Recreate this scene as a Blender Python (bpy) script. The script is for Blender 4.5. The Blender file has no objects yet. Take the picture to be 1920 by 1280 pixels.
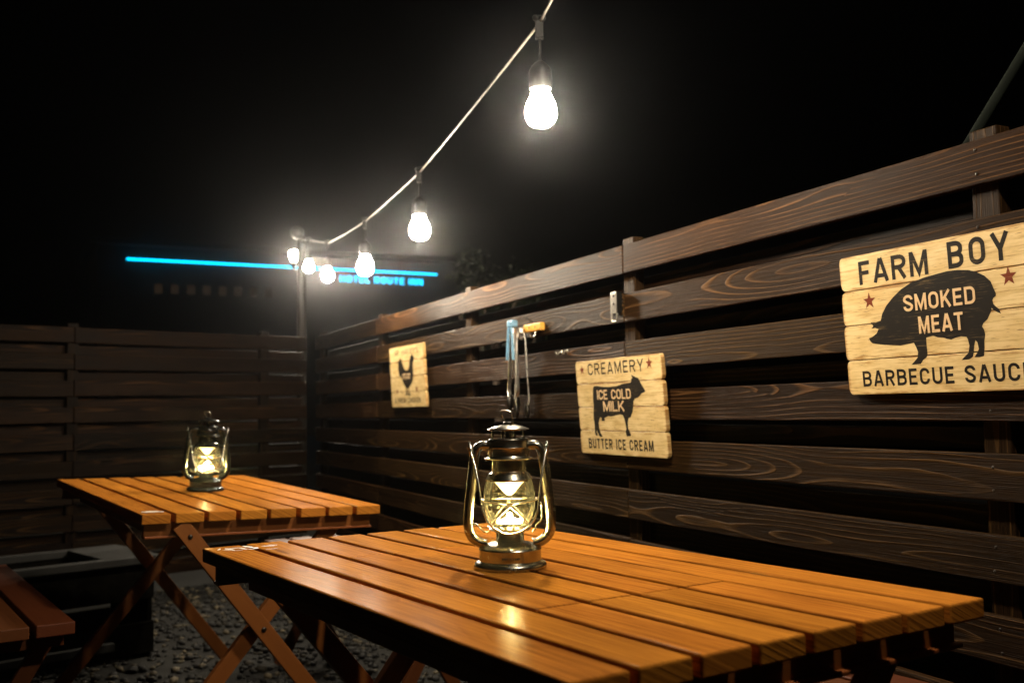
import bpy, bmesh, math, random
from mathutils import Vector, Matrix
random.seed(7)
PI = math.pi
S = bpy.context.scene
C = S.collection

# ------------------------------------------------------------------ camera, world, exposure
EYE = 0.955                      # camera height over the gravel
PITCH, ROLL = 0.06747, 0.01644
fw = Vector((0, math.cos(PITCH), math.sin(PITCH)))
up0 = Vector((0, -math.sin(PITCH), math.cos(PITCH)))
rt0 = Vector((1, 0, 0))
rt = rt0*math.cos(ROLL) - up0*math.sin(ROLL)
up = rt0*math.sin(ROLL) + up0*math.cos(ROLL)
M = Matrix((rt, up, -fw)).transposed().to_4x4()
M.translation = Vector((0, 0, EYE))
cd = bpy.data.cameras.new('camera')
cam = bpy.data.objects.new('camera', cd); C.objects.link(cam)
cam.matrix_world = M
cd.sensor_width = 36; cd.lens = 36*1879.63/1920
cd.clip_start = 0.05; cd.clip_end = 400
cd.dof.use_dof = True; cd.dof.focus_distance = 1.8; cd.dof.aperture_fstop = 4.8
S.camera = cam

w = bpy.data.worlds.new('World'); S.world = w; w.use_nodes = True
nt = w.node_tree
bg = nt.nodes['Background']
sky = nt.nodes.new('ShaderNodeTexSky'); sky.sky_type = 'NISHITA'; sky.sun_disc = False
sky.sun_elevation = math.radians(-4); sky.sun_rotation = math.radians(200)
nt.links.new(sky.outputs[0], bg.inputs[0]); bg.inputs[1].default_value = 0.0004   # deep night

S.view_settings.view_transform = 'Standard'; S.view_settings.look = 'None'
S.view_settings.exposure = 0.0; S.view_settings.gamma = 1.0
cy = S.cycles
cy.max_bounces = 7; cy.diffuse_bounces = 3; cy.glossy_bounces = 4; cy.transparent_max_bounces = 16
cy.volume_bounces = 0; cy.sample_clamp_indirect = 4.0
cy.caustics_reflective = False; cy.caustics_refractive = False
cy.use_denoising = True

BULB = 960.0                      # radiance of a string bulb
LED = 1700.0                       # radiance of a lantern diode
HAZE = 0.0015

# ------------------------------------------------------------------ mesh helpers
class MB:
    """collects shapes of one part; uv = (metres along the grain, metres across)"""
    def __init__(s): s.v = []; s.f = []; s.uv = []; s.sm = []
    def poly(s, pts, faces, uvs=None, smooth=False):
        b = len(s.v); s.v += [tuple(p) for p in pts]
        for i, f in enumerate(faces):
            s.f.append([b+k for k in f]); s.sm.append(smooth)
            s.uv.append(uvs[i] if uvs else [(pts[k][0]*.7+pts[k][1]*.3, pts[k][2]) for k in f])
    def box(s, c, d, axis=0, m=None):
        x, y, z = (k/2 for k in d)
        L = [Vector(p) for p in ((-x,-y,-z),(x,-y,-z),(x,y,-z),(-x,y,-z),(-x,-y,z),(x,-y,z),(x,y,z),(-x,y,z))]
        F = [(0,1,5,4),(1,2,6,5),(2,3,7,6),(3,0,4,7),(4,5,6,7),(3,2,1,0)]
        N = [1,0,1,0,2,2]
        o = [k for k in (0,1,2) if k != axis]
        uvs = []
        for f, n in zip(F, N):
            if n == axis: uvs.append([(L[k][o[0]]*.04+3.3, L[k][o[1]]+L[k][o[0]]*.5) for k in f])
            else:
                a = [k for k in o if k != n][0]
                sh = L[f[0]][n]
                uvs.append([(L[k][axis], L[k][a]+sh*.6) for k in f])
        T = Matrix.Translation(Vector(c))
        if m is not None: T = T @ m
        s.poly([T @ p for p in L], F, uvs)
    def beam(s, a, b, w_, t_, side=(0,1,0)):
        a = Vector(a); b = Vector(b); d = (b-a); l = d.length; d.normalize()
        y = Vector(side); y = (y - d*y.dot(d)).normalized(); z = d.cross(y)
        m = Matrix((d, y, z)).transposed().to_4x4()
        s.box((a+b)/2, (l, t_, w_), 0, m)
    def lathe(s, prof, n=48, c=(0,0,0), m=None, smooth=True):
        pts = []; F = []
        T = Matrix.Translation(Vector(c)) @ (m if m is not None else Matrix())
        for r, z in prof:
            for k in range(n):
                a = 2*PI*k/n; pts.append(T @ Vector((r*math.cos(a), r*math.sin(a), z)))
        for i in range(len(prof)-1):
            for k in range(n):
                F.append((i*n+k, i*n+(k+1) % n, (i+1)*n+(k+1) % n, (i+1)*n+k))
        s.poly(pts, F, smooth=smooth)
    def tube(s, path, r, n=8, closed=False, flat=1.0):
        P = [Vector(p) for p in path]; pts = []; F = []
        ref = None
        R = r if isinstance(r, (list, tuple)) else [r]*len(P)
        for i, p in enumerate(P):
            if closed: d = P[(i+1) % len(P)] - P[i-1]
            else: d = P[min(i+1, len(P)-1)] - P[max(i-1, 0)]
            d.normalize()
            if ref is None:
                ref = Vector((0,1,0)) if abs(d.y) < .9 else Vector((1,0,0))
            ref = (ref - d*ref.dot(d)).normalized(); q = d.cross(ref)
            for k in range(n):
                a = 2*PI*k/n
                pts.append(p + ref*(math.cos(a)*R[i]*flat) + q*(math.sin(a)*R[i]))
        m_ = len(P)
        for i in range(m_ if closed else m_-1):
            j = (i+1) % m_
            for k in range(n):
                F.append((i*n+k, i*n+(k+1) % n, j*n+(k+1) % n, j*n+k))
        if not closed:
            F.append(tuple(range(n))[::-1]); F.append(tuple((m_-1)*n+k for k in range(n)))
        s.poly(pts, F, smooth=True)
    def ball(s, c, r, n=10, sx=(1,1,1), smooth=True):
        pr = [(max(1e-5, math.sin(PI*i/n)), -math.cos(PI*i/n)) for i in range(n+1)]
        m = Matrix.Diagonal((r*sx[0], r*sx[1], r*sx[2], 1))
        s.lathe(pr, n*2, c, m, smooth)
    def prism(s, outline, y0, y1):
        """outline in local x,z ; extruded from y0 (front) to y1"""
        bm = bmesh.new()
        fr = [bm.verts.new((x, y0, z)) for x, z in outline]
        bm.faces.new(fr); bm.normal_update()
        bmesh.ops.triangulate(bm, faces=bm.faces[:], ngon_method='EAR_CLIP')
        bm.verts.index_update()
        n = len(outline)
        F = [[v.index for v in f.verts] for f in bm.faces]
        bm.free()
        pts = [(x, y0, z) for x, z in outline] + [(x, y1, z) for x, z in outline]
        zc = sum(z for _, z in outline)/n
        def fix(f):
            a, b, c_ = (Vector(pts[k]) for k in f[:3]); return f if (b-a).cross(c_-a).y < 0 else f[::-1]
        F = [fix(f) for f in F]
        G = F + [[k+n for k in f[::-1]] for f in F]
        ar = sum(outline[i][0]*outline[(i+1) % n][1]-outline[(i+1) % n][0]*outline[i][1] for i in range(n))
        for i in range(n):
            j = (i+1) % n
            G.append([i, i+n, j+n, j] if ar > 0 else [j, j+n, i+n, i])
        s.poly(pts, G, [[(pts[k][0], pts[k][2]-zc) for k in f] for f in G])
    def build(s, name, mat, parent=None, bevel=0, seg=2, sharp=None):
        me = bpy.data.meshes.new(name)
        me.from_pydata(s.v, [], s.f)
        ul = me.uv_layers.new(name='grain')
        li = 0
        for uv in s.uv:
            for q in uv: ul.data[li].uv = q; li += 1
        me.polygons.foreach_set('use_smooth', s.sm)
        if sharp: me.set_sharp_from_angle(angle=math.radians(sharp))
        me.update()
        o = bpy.data.objects.new(name, me); C.objects.link(o)
        if mat: me.materials.append(mat)
        if parent: o.parent = parent
        if bevel:
            b = o.modifiers.new('bevel', 'BEVEL'); b.width = bevel; b.segments = seg; b.limit_method = 'ANGLE'
            b.angle_limit = math.radians(40)
        return o

def tag(o, label=None, cat=None, group=None, kind=None):
    if label: o['label'] = label
    if cat: o['category'] = cat
    if group: o['group'] = group
    if kind: o['kind'] = kind
    return o
def empty(name, loc, rot=(0,0,0)):
    o = bpy.data.objects.new(name, None); C.objects.link(o)
    o.location = loc; o.rotation_euler = rot; o.empty_display_size = .1
    return o
def copy_tree(o, parent=None):
    c = o.copy(); C.objects.link(c)
    if parent: c.parent = parent
    for ch in list(o.children): copy_tree(ch, c)
    return c

# condensed gothic capitals as centre lines in a box 1 high; every letter returns (width, [(points, closed)])
def glyph(ch, W, s):
    a = s/2; t = 1-a; l = a; r = W-a; m = .5
    def arc(cx, cy, rx, ry, q0, q1, n=6): return [(cx+rx*math.cos(math.radians(q0+(q1-q0)*k/n)), cy+ry*math.sin(math.radians(q0+(q1-q0)*k/n))) for k in range(n+1)]
    R = (r-l)/2; cx = W/2; ry = min(R*1.15, .24)
    top = arc(cx, t-ry, R, ry, 180, 0, 10); bot = arc(cx, a+ry, R, ry, 0, -180, 10)
    if ch == 'O': return W, [(top+bot, True)]
    if ch == 'C': return W, [([(r, .66)]+top[::-1]+bot[::-1]+[(r, .34)], False)]
    if ch == 'D': return W, [([(l, t)]+arc(cx, t-ry, R, ry, 90, 0)+arc(cx, a+ry, R, ry, 0, -90)+[(l, a)], True)]
    if ch == 'B':
        q = .17
        return W, [([(l, t)]+arc(cx, t-q, R*.93, q, 90, 0, 5)+arc(cx, m+.02+q*.9, R*.93, q*.9, 0, -90, 5)+[(l, m+.02)], True),
                   ([(l, m+.02)]+arc(cx, m+.02-q, R, q, 90, 0, 5)+arc(cx, a+q, R, q, 0, -90, 5)+[(l, a)], True)]
    if ch in 'PR':
        q = .18
        L = [([(l, 0), (l, t)]+arc(cx, t-q, R, q, 90, 0, 5)+arc(cx, m-.01+q, R, q, 0, -90, 5)+[(l, m-.01)], False)]
        if ch == 'R': L.append(([(cx*.95, m), (r+.005, 0)], False))
        return W, L
    if ch == 'E': return W*.86, [([(W*.86, t), (l, t), (l, a), (W*.86, a)], False), ([(l, m), (W*.78, m)], False)]
    if ch == 'F': return W*.82, [([(W*.82, t), (l, t), (l, 0)], False), ([(l, m), (W*.74, m)], False)]
    if ch == 'L': return W*.82, [([(l, 1), (l, a), (W*.82, a)], False)]
    if ch == 'I': return s, [([(a, 0), (a, 1)], False)]
    if ch == 'T': return W*.92, [([(0, t), (W*.92, t)], False), ([(W*.46, t), (W*.46, 0)], False)]
    if ch == 'H': return W, [([(l, 0), (l, 1)], False), ([(r, 0), (r, 1)], False), ([(l, m), (r, m)], False)]
    if ch == 'U': return W, [([(l, 1)]+bot[::-1]+[(r, 1)], False)]
    if ch == 'N': return W, [([(l, 0), (l, 1)], False), ([(r, 0), (r, 1)], False), ([(l, 1-a*.4), (r, a*.4)], False)]
    if ch == 'M': W = W*1.2; r = W-a; return W, [([(l, 0), (l, 1)], False), ([(r, 0), (r, 1)], False), ([(l+a*.2, 1-a*.3), (W/2, .12), (r-a*.2, 1-a*.3)], False)]
    if ch == 'W': W = W*1.35; return W, [([(a*.8, 1), (W*.27, .05), (W/2, .9), (W*.73, .05), (W-a*.8, 1)], False)]
    if ch == 'A': W = W*1.06; return W, [([(a*.75, 0), (W/2-a*.2, 1)], False), ([(W-a*.75, 0), (W/2+a*.2, 1)], False), ([(W*.24, .27), (W*.76, .27)], False)]
    if ch == 'V': return W, [([(a*.75, 1), (W/2-a*.2, 0)], False), ([(W-a*.75, 1), (W/2+a*.2, 0)], False)]
    if ch == 'Y': W = W*1.06; return W, [([(a*.75, 1), (W/2, .42)], False), ([(W-a*.75, 1), (W/2, .42)], False), ([(W/2, .48), (W/2, 0)], False)]
    if ch == 'K': return W, [([(l, 0), (l, 1)], False), ([(l, .34), (r-.01, 1)], False), ([(W*.42, .55), (r+.01, 0)], False)]
    if ch == 'S':
        q = .20
        return W, [([(r, .70)]+arc(cx, t-q, R, q, 0, 180, 10)+[(l, .68), (W*.3, .565), (W*.7, .435), (r, .32)]+arc(cx, a+q, R, q, 0, -180, 10)+[(l, .30)], False)]
    if ch == 'G': return W, [([(r, .68)]+top[::-1]+bot[::-1]+[(r, .46), (cx, .46)], False)]
    if ch == "'": return s, [([(a, 1), (a, .68)], False)]
    return W*.5, []
def ribbon(P, s, closed):
    n = len(P); L = []; Rr = []
    for i, p in enumerate(P):
        p = Vector(p)
        if closed: u = p-Vector(P[i-1]); v = Vector(P[(i+1) % n])-p
        else:
            u = p-Vector(P[i-1]) if i else Vector(P[1])-p
            v = Vector(P[i+1])-p if i < n-1 else u
        if u.length < 1e-6: u = v
        if v.length < 1e-6: v = u
        u = u.normalized(); v = v.normalized(); nrm = Vector((-(u+v).y, (u+v).x)).normalized()
        k = 1/max(.45, nrm.dot(Vector((-u.y, u.x))))
        L.append(p+nrm*s/2*k); Rr.append(p-nrm*s/2*k)
    return L, Rr
def text_mesh(body, x0, x1, z0, z1, y, bold=.15, depth=.0006, gap=.16):
    """stroke lettering fitted to a box in local x,z, its face at y (towards -y); bold = stroke / height"""
    H = z1-z0
    def layout(W):
        x = 0; out = []
        for ch in body:
            if ch == ' ': x += W*.75; continue
            w_, st_ = glyph(ch, W, bold)
            out.append((x, st_)); x += w_+gap
        return x-gap, out
    lo, hi = bold*1.9, 3.0
    for _ in range(40):
        mid_ = (lo+hi)/2
        if layout(mid_)[0]*H > x1-x0: hi = mid_
        else: lo = mid_
    tot, out = layout(lo)
    kx = (x1-x0)/(tot*H)
    words = []; V = []; F = []; c = 0; brk = [len(w_) for w_ in body.split(' ')]; li = 0
    for ox, st_ in out:
        if li >= brk[0]: words.append((V, F)); V = []; F = []; brk.pop(0); li = 0
        li += 1
        for P, closed in st_:
            L, Rr = ribbon(P, bold, closed); n = len(P); c += 1
            yy = y+(c % 4)*.00003*(depth/.0006)
            b0 = len(V)
            for side, d_ in ((L, 0), (Rr, 0), (L, depth), (Rr, depth)):
                V += [(x0+(ox+p.x)*H*kx, yy+d_, z0+p.y*H) for p in side]
            for i in range(n if closed else n-1):
                j = (i+1) % n
                F.append((b0+i, b0+n+i, b0+n+j, b0+j)); F.append((b0+i, b0+j, b0+2*n+j, b0+2*n+i)); F.append((b0+n+j, b0+n+i, b0+3*n+i, b0+3*n+j))
    return words+[(V, F)]

# ------------------------------------------------------------------ materials
def N(t, k, **kw):
    n = t.nodes.new(k)
    for a, b in kw.items(): setattr(n, a, b)
    return n
def mat(name):
    m = bpy.data.materials.new(name); m.use_nodes = True
    t = m.node_tree; return m, t, t.nodes['Principled BSDF']
def mth(t, op, a, b=None, c=None, clamp=False):
    n = N(t, 'ShaderNodeMath', operation=op, use_clamp=clamp)
    for i, q in enumerate((a, b, c)):
        if q is None: continue
        if isinstance(q, (int, float)): n.inputs[i].default_value = q
        else: t.links.new(q, n.inputs[i])
    return n.outputs[0]
def comb(t, x, y, z):
    n = N(t, 'ShaderNodeCombineXYZ')
    for i, q in enumerate((x, y, z)):
        if isinstance(q, (int, float)): n.inputs[i].default_value = q
        else: t.links.new(q, n.inputs[i])
    return n.outputs[0]
def noise(t, vec, scale=1, detail=3, rough=.55, dist=0):
    n = N(t, 'ShaderNodeTexNoise'); n.inputs['Scale'].default_value = scale; n.inputs['Detail'].default_value = detail
    n.inputs['Roughness'].default_value = rough; n.inputs['Distortion'].default_value = dist
    t.links.new(vec, n.inputs['Vector']); return n.outputs['Fac']
def mixc(t, f, a, b):
    n = N(t, 'ShaderNodeMix', data_type='RGBA')
    if isinstance(f, (int, float)): n.inputs[0].default_value = f
    else: t.links.new(f, n.inputs[0])
    for i, q in ((6, a), (7, b)):
        if isinstance(q, tuple): n.inputs[i].default_value = (*q, 1)
        else: t.links.new(q, n.inputs[i])
    return n.outputs[2]
def ramp(t, v, a, b):
    n = N(t, 'ShaderNodeMapRange', interpolation_type='SMOOTHSTEP'); n.inputs[1].default_value = a; n.inputs[2].default_value = b
    t.links.new(v, n.inputs[0]); return n.outputs[0]

def wood(name, dark, mid, light, spacing=.009, line_amt=.7, fibre=.35, knots=.5, rough=.45, bump=.3, coat=0, wander=.05, vary=.25, spec=.5, l0=.45, l1=.93, kc=(.03,.085), wob_amt=.022, hue=.014, coat_r=.24, knotcol=(.02,.01,.005)):
    m, t, b = mat(name)
    uv = N(t, 'ShaderNodeUVMap', uv_map='grain').outputs[0]
    sp = N(t, 'ShaderNodeSeparateXYZ'); t.links.new(uv, sp.inputs[0])
    u, v = sp.outputs[0], sp.outputs[1]
    r = N(t, 'ShaderNodeNewGeometry').outputs['Random Per Island']
    r2 = mth(t, 'FRACT', mth(t, 'MULTIPLY', r, 77.7)); r3 = mth(t, 'FRACT', mth(t, 'MULTIPLY', r, 331.3))
    uu = mth(t, 'ADD', u, mth(t, 'MULTIPLY', r, 97.0))
    # distance of the sawn face from the pith wanders along the board -> cathedral arches
    n1 = noise(t, comb(t, mth(t, 'MULTIPLY', uu, .8), mth(t, 'MULTIPLY', r2, 40), 0.), 1, 2)
    d = mth(t, 'ADD', mth(t, 'MULTIPLY', mth(t, 'ABSOLUTE', mth(t, 'SUBTRACT', n1, .42)), wander*4.5), .004)
    wob = noise(t, comb(t, mth(t, 'MULTIPLY', uu, 2.2), mth(t, 'MULTIPLY', v, 14.), r3), 1, 3)
    vv = mth(t, 'ADD', mth(t, 'ADD', v, mth(t, 'MULTIPLY', mth(t, 'SUBTRACT', r3, .5), .07)), mth(t, 'MULTIPLY', mth(t, 'SUBTRACT', wob, .5), wob_amt))
    # knots bend the rings
    vo = N(t, 'ShaderNodeTexVoronoi', feature='F1'); vo.inputs['Scale'].default_value = 1.0
    t.links.new(comb(t, mth(t, 'MULTIPLY', uu, 2.2), mth(t, 'MULTIPLY', vv, 15.), mth(t, 'MULTIPLY', r2, 9)), vo.inputs['Vector'])
    cs = N(t, 'ShaderNodeSeparateColor'); t.links.new(vo.outputs['Color'], cs.inputs[0])
    on = mth(t, 'GREATER_THAN', cs.outputs[0], 1-knots*.5)
    kd = vo.outputs['Distance']
    near = mth(t, 'MULTIPLY', mth(t, 'SUBTRACT', 1., ramp(t, kd, .0, .55)), on)
    rad = mth(t, 'SQRT', mth(t, 'ADD', mth(t, 'POWER', mth(t, 'ABSOLUTE', vv), 2.), mth(t, 'POWER', d, 2.)))
    rad = mth(t, 'ADD', rad, mth(t, 'MULTIPLY', near, .014))
    ph = mth(t, 'FRACT', mth(t, 'ADD', mth(t, 'DIVIDE', rad, spacing), mth(t, 'MULTIPLY', wob, .5)))
    line = mth(t, 'MULTIPLY', ramp(t, ph, l0, l1), mth(t, 'SUBTRACT', 1., ramp(t, ph, .95, 1.)))
    fib = noise(t, comb(t, mth(t, 'MULTIPLY', uu, 5.), mth(t, 'MULTIPLY', v, 420.), mth(t, 'MULTIPLY', r, 30)), 1, 3, .7)
    blot = noise(t, comb(t, mth(t, 'MULTIPLY', uu, 4.), mth(t, 'MULTIPLY', v, 16.), r2), 1, 4, .6)
    amt = mth(t, 'MULTIPLY', line, mth(t, 'MULTIPLY', ramp(t, blot, .25, .75), line_amt))
    c0 = mixc(t, mth(t, 'MULTIPLY', ramp(t, fib, .35, .7), fibre), mid, dark)
    c0 = mixc(t, mth(t, 'MULTIPLY', ramp(t, blot, .45, .8), .35), c0, dark)
    c1 = mixc(t, amt, c0, light)
    core = mth(t, 'MULTIPLY', mth(t, 'SUBTRACT', 1., ramp(t, kd, kc[0], kc[1])), on)
    c1 = mixc(t, mth(t, 'MULTIPLY', core, .8), c1, knotcol)
    hs = N(t, 'ShaderNodeHueSaturation')
    t.links.new(mth(t, 'ADD', 1-vary/2, mth(t, 'MULTIPLY', r2, vary)), hs.inputs['Value'])
    t.links.new(mth(t, 'ADD', .5-hue/2, mth(t, 'MULTIPLY', r3, hue)), hs.inputs['Hue'])
    t.links.new(c1, hs.inputs['Color'])
    t.links.new(hs.outputs[0], b.inputs['Base Color'])
    t.links.new(mth(t, 'ADD', rough-.1, mth(t, 'MULTIPLY', mth(t, 'ADD', fib, blot), .12)), b.inputs['Roughness'])
    b.inputs['Specular IOR Level'].default_value = spec
    if coat: b.inputs['Coat Weight'].default_value = coat; b.inputs['Coat Roughness'].default_value = coat_r
    bp = N(t, 'ShaderNodeBump'); bp.inputs['Strength'].default_value = bump; bp.inputs['Distance'].default_value = .002
    h = mth(t, 'ADD', mth(t, 'MULTIPLY', amt, .8), mth(t, 'ADD', mth(t, 'MULTIPLY', fib, .7), mth(t, 'MULTIPLY', blot, .5)))
    t.links.new(h, bp.inputs['Height']); t.links.new(bp.outputs[0], b.inputs['Normal'])
    return m

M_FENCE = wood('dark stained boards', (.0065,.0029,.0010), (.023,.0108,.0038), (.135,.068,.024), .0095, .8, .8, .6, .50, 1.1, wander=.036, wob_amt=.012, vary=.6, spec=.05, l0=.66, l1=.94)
M_FENCE_SHADE = wood('stained boards darkened as shade', (.0018,.0008,.0003), (.0050,.0022,.0008), (.045,.022,.008), .0115, .7, .6, .6, .5, .9, wander=.03, wob_amt=.011, vary=.9, spec=.05)  # darker copy of the fence wood, shade put into its colour
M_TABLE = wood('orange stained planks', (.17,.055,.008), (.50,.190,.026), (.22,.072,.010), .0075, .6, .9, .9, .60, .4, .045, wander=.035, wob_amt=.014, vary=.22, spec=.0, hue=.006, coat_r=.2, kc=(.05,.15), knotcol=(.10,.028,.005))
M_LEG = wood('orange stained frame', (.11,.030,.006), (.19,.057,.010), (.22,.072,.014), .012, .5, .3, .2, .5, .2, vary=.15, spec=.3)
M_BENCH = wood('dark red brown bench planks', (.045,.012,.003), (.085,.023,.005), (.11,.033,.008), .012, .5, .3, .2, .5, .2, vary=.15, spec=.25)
M_GREYWOOD = wood('weathered grey boards', (.0045,.0045,.0038), (.009,.009,.0075), (.013,.0125,.0105), .01, .5, .4, .2, .7, .3)

def sign_mat():
    m, t, b = mat('distressed cream paint')
    uv = N(t, 'ShaderNodeUVMap', uv_map='grain').outputs[0]
    sp = N(t, 'ShaderNodeSeparateXYZ'); t.links.new(uv, sp.inputs[0])
    u, v = sp.outputs[0], sp.outputs[1]
    r = N(t, 'ShaderNodeNewGeometry').outputs['Random Per Island']
    uu = mth(t, 'ADD', u, mth(t, 'MULTIPLY', r, 31.))
    streak = noise(t, comb(t, mth(t, 'MULTIPLY', uu, 16.), mth(t, 'MULTIPLY', v, 230.), r), 1, 5, .65)
    scr = noise(t, comb(t, mth(t, 'MULTIPLY', uu, 30.), mth(t, 'MULTIPLY', v, 520.), mth(t, 'MULTIPLY', r, 9.)), 1, 2, .7)
    bl = noise(t, comb(t, mth(t, 'MULTIPLY', uu, 14.), mth(t, 'MULTIPLY', v, 34.), r), 1, 3)
    c = mixc(t, ramp(t, bl, .35, .7), (.73,.555,.275), (.62,.435,.18))
    c = mixc(t, mth(t, 'MULTIPLY', ramp(t, streak, .46, .70), .8), c, (.43,.27,.085))
    c = mixc(t, mth(t, 'MULTIPLY', ramp(t, scr, .62, .70), ramp(t, bl, .42, .58)), c, (.16,.08,.03))
    ev = ramp(t, mth(t, 'ADD', mth(t, 'ABSOLUTE', v), mth(t, 'MULTIPLY', mth(t, 'SUBTRACT', streak, .5), .034)), .0300, .0360)
    eu = ramp(t, mth(t, 'ADD', mth(t, 'ABSOLUTE', u), mth(t, 'MULTIPLY', mth(t, 'SUBTRACT', streak, .5), .02)), .2315, .2385)
    c = mixc(t, mth(t, 'MULTIPLY', mth(t, 'MAXIMUM', ev, eu), .85), c, (.34,.165,.04))
    t.links.new(c, b.inputs['Base Color'])
    b.inputs['Roughness'].default_value = .55; b.inputs['Specular IOR Level'].default_value = .35
    bp = N(t, 'ShaderNodeBump'); bp.inputs['Strength'].default_value = .25; bp.inputs['Distance'].default_value = .001
    t.links.new(streak, bp.inputs['Height']); t.links.new(bp.outputs[0], b.inputs['Normal'])
    return m
M_SIGN = sign_mat()

def simple(name, col, rough=.5, metal=0, nscale=0, namt=.0, bump=0, spec=.5):
    m, t, b = mat(name)
    b.inputs['Base Color'].default_value = (*col, 1); b.inputs['Roughness'].default_value = rough
    b.inputs['Metallic'].default_value = metal; b.inputs['Specular IOR Level'].default_value = spec
    if nscale:
        tc = N(t, 'ShaderNodeTexCoord').outputs['Object']
        n = noise(t, tc, nscale, 5, .6)
        lo = tuple(k*(1-namt) for k in col); hi = tuple(min(1, k*(1+namt)) for k in col)
        t.links.new(mixc(t, ramp(t, n, .3, .7), lo, hi), b.inputs['Base Color'])
        t.links.new(mth(t, 'ADD', rough-.08, mth(t, 'MULTIPLY', n, .16)), b.inputs['Roughness'])
        if bump:
            bp = N(t, 'ShaderNodeBump'); bp.inputs['Strength'].default_value = bump; bp.inputs['Distance'].default_value = .001
            t.links.new(n, bp.inputs['Height']); t.links.new(bp.outputs[0], b.inputs['Normal'])
    return m
def emit(name, col, s):
    m = bpy.data.materials.new(name); m.use_nodes = True; t = m.node_tree
    t.nodes.remove(t.nodes['Principled BSDF'])
    e = N(t, 'ShaderNodeEmission'); e.inputs[0].default_value = (*col, 1); e.inputs[1].default_value = s
    t.links.new(e.outputs[0], t.nodes['Material Output'].inputs[0]); return m

def ink(name, col, under, amt):
    m, t, b = mat(name)
    tc = N(t, 'ShaderNodeTexCoord').outputs['Object']; sp = N(t, 'ShaderNodeSeparateXYZ'); t.links.new(tc, sp.inputs[0])
    n1 = noise(t, comb(t, mth(t, 'MULTIPLY', sp.outputs[0], 18.), 0., mth(t, 'MULTIPLY', sp.outputs[2], 320.)), 1, 4, .65)
    n2_ = noise(t, tc, 30, 4, .6)
    f = mth(t, 'MULTIPLY', ramp(t, n1, .52, .74), ramp(t, n2_, .35, .7))
    f = mth(t, 'MULTIPLY', f, amt)
    t.links.new(mixc(t, f, col, under), b.inputs['Base Color'])
    b.inputs['Roughness'].default_value = .6; b.inputs['Specular IOR Level'].default_value = .12
    return m
M_INK = ink('black sign print', (.010,.0075,.0055), (.36,.24,.10), .55)
M_RED = ink('rust red print', (.16,.030,.010), (.5,.32,.14), .5)
M_PALE = ink('pale print', (.72,.50,.28), (.03,.02,.015), .6)
M_BRONZE = simple('brushed bronze metal', (.34,.32,.26), .25, 1, 60, .2, .05)
M_BLACK = simple('black enamel', (.006,.006,.0055), .2, 0, 40, .3, 0, .3)
M_STEEL = simple('wire steel', (.72,.68,.58), .25, 1, 90, .15)
M_BRIGHT = simple('brushed steel', (.75,.70,.62), .3, 1, 90, .15)
M_DARKMETAL = simple('dark metal', (.05,.045,.04), .4, 1, 90, .3)
M_WHITE = simple('white reflector', (.34,.33,.27), .5)
M_BLUE = simple('blue plastic', (.20,.40,.58), .35, 0, 60, .15)
M_YELLOW = simple('yellow varnished wood', (.78,.38,.06), .4, 0, 50, .2)
M_RUBBER = simple('black rubber', (.02,.02,.02), .5, 0, 60, .3)
M_CABLE = simple('pale flat cable', (.11,.10,.085), .5, 0, 80, .15)
M_STICKER = simple('worn white sticker', (.72,.62,.55), .6, 0, 60, .15)
M_POLE = simple('grey steel pole', (.012,.010,.008), .85, 0, 12, .35, 0, .08)
M_GREEN = simple('dark green painted tube', (.007,.009,.007), .85, 0, 8, .2, 0, .06)
M_WALL = simple('dark plaster', (.010,.009,.008), .9, 0, 1.2, .3)
M_LEAF = simple('leaves', (.022,.030,.012), .5, 0, 6, .4)
M_BARK = simple('bark', (.10,.07,.05), .8, 0, 20, .4, .4)
M_SOIL_SHADE = simple('dark soil and side shade', (.005,.0045,.0035), .95, 0, 30, .4, 0, .0)
M_BULB = emit('lit frosted bulb', (1, .86, .66), BULB)
M_LED = emit('lit warm diodes', (1, .77, .29), LED)
M_NEON = emit('blue neon', (.0, .52, .92), 4.2)
M_WINDOW = emit('dim lit window', (1, .6, .3), .014)

def glass():
    m = bpy.data.materials.new('clear thin glass'); m.use_nodes = True; t = m.node_tree
    t.nodes.remove(t.nodes['Principled BSDF'])
    tr = N(t, 'ShaderNodeBsdfTransparent'); tr.inputs[0].default_value = (.93,.91,.80,1)
    gl = N(t, 'ShaderNodeBsdfGlossy'); gl.inputs['Roughness'].default_value = .06
    fr = N(t, 'ShaderNodeFresnel'); fr.inputs[0].default_value = 1.45
    tc = N(t, 'ShaderNodeTexCoord').outputs['Object']
    df = N(t, 'ShaderNodeBsdfTranslucent'); df.inputs[0].default_value = (.9,.85,.6,1)
    mx = N(t, 'ShaderNodeMixShader'); m2 = N(t, 'ShaderNodeMixShader')
    t.links.new(mth(t, 'MULTIPLY', fr.outputs[0], 1.3, clamp=True), mx.inputs[0])
    t.links.new(tr.outputs[0], mx.inputs[1]); t.links.new(gl.outputs[0], mx.inputs[2])
    t.links.new(mth(t, 'MULTIPLY', ramp(t, noise(t, tc, 260, 3, .7), .5, .75), .07), m2.inputs[0])
    t.links.new(mx.outputs[0], m2.inputs[1]); t.links.new(df.outputs[0], m2.inputs[2])
    t.links.new(m2.outputs[0], t.nodes['Material Output'].inputs[0]); return m
M_GLASS = glass()

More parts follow.
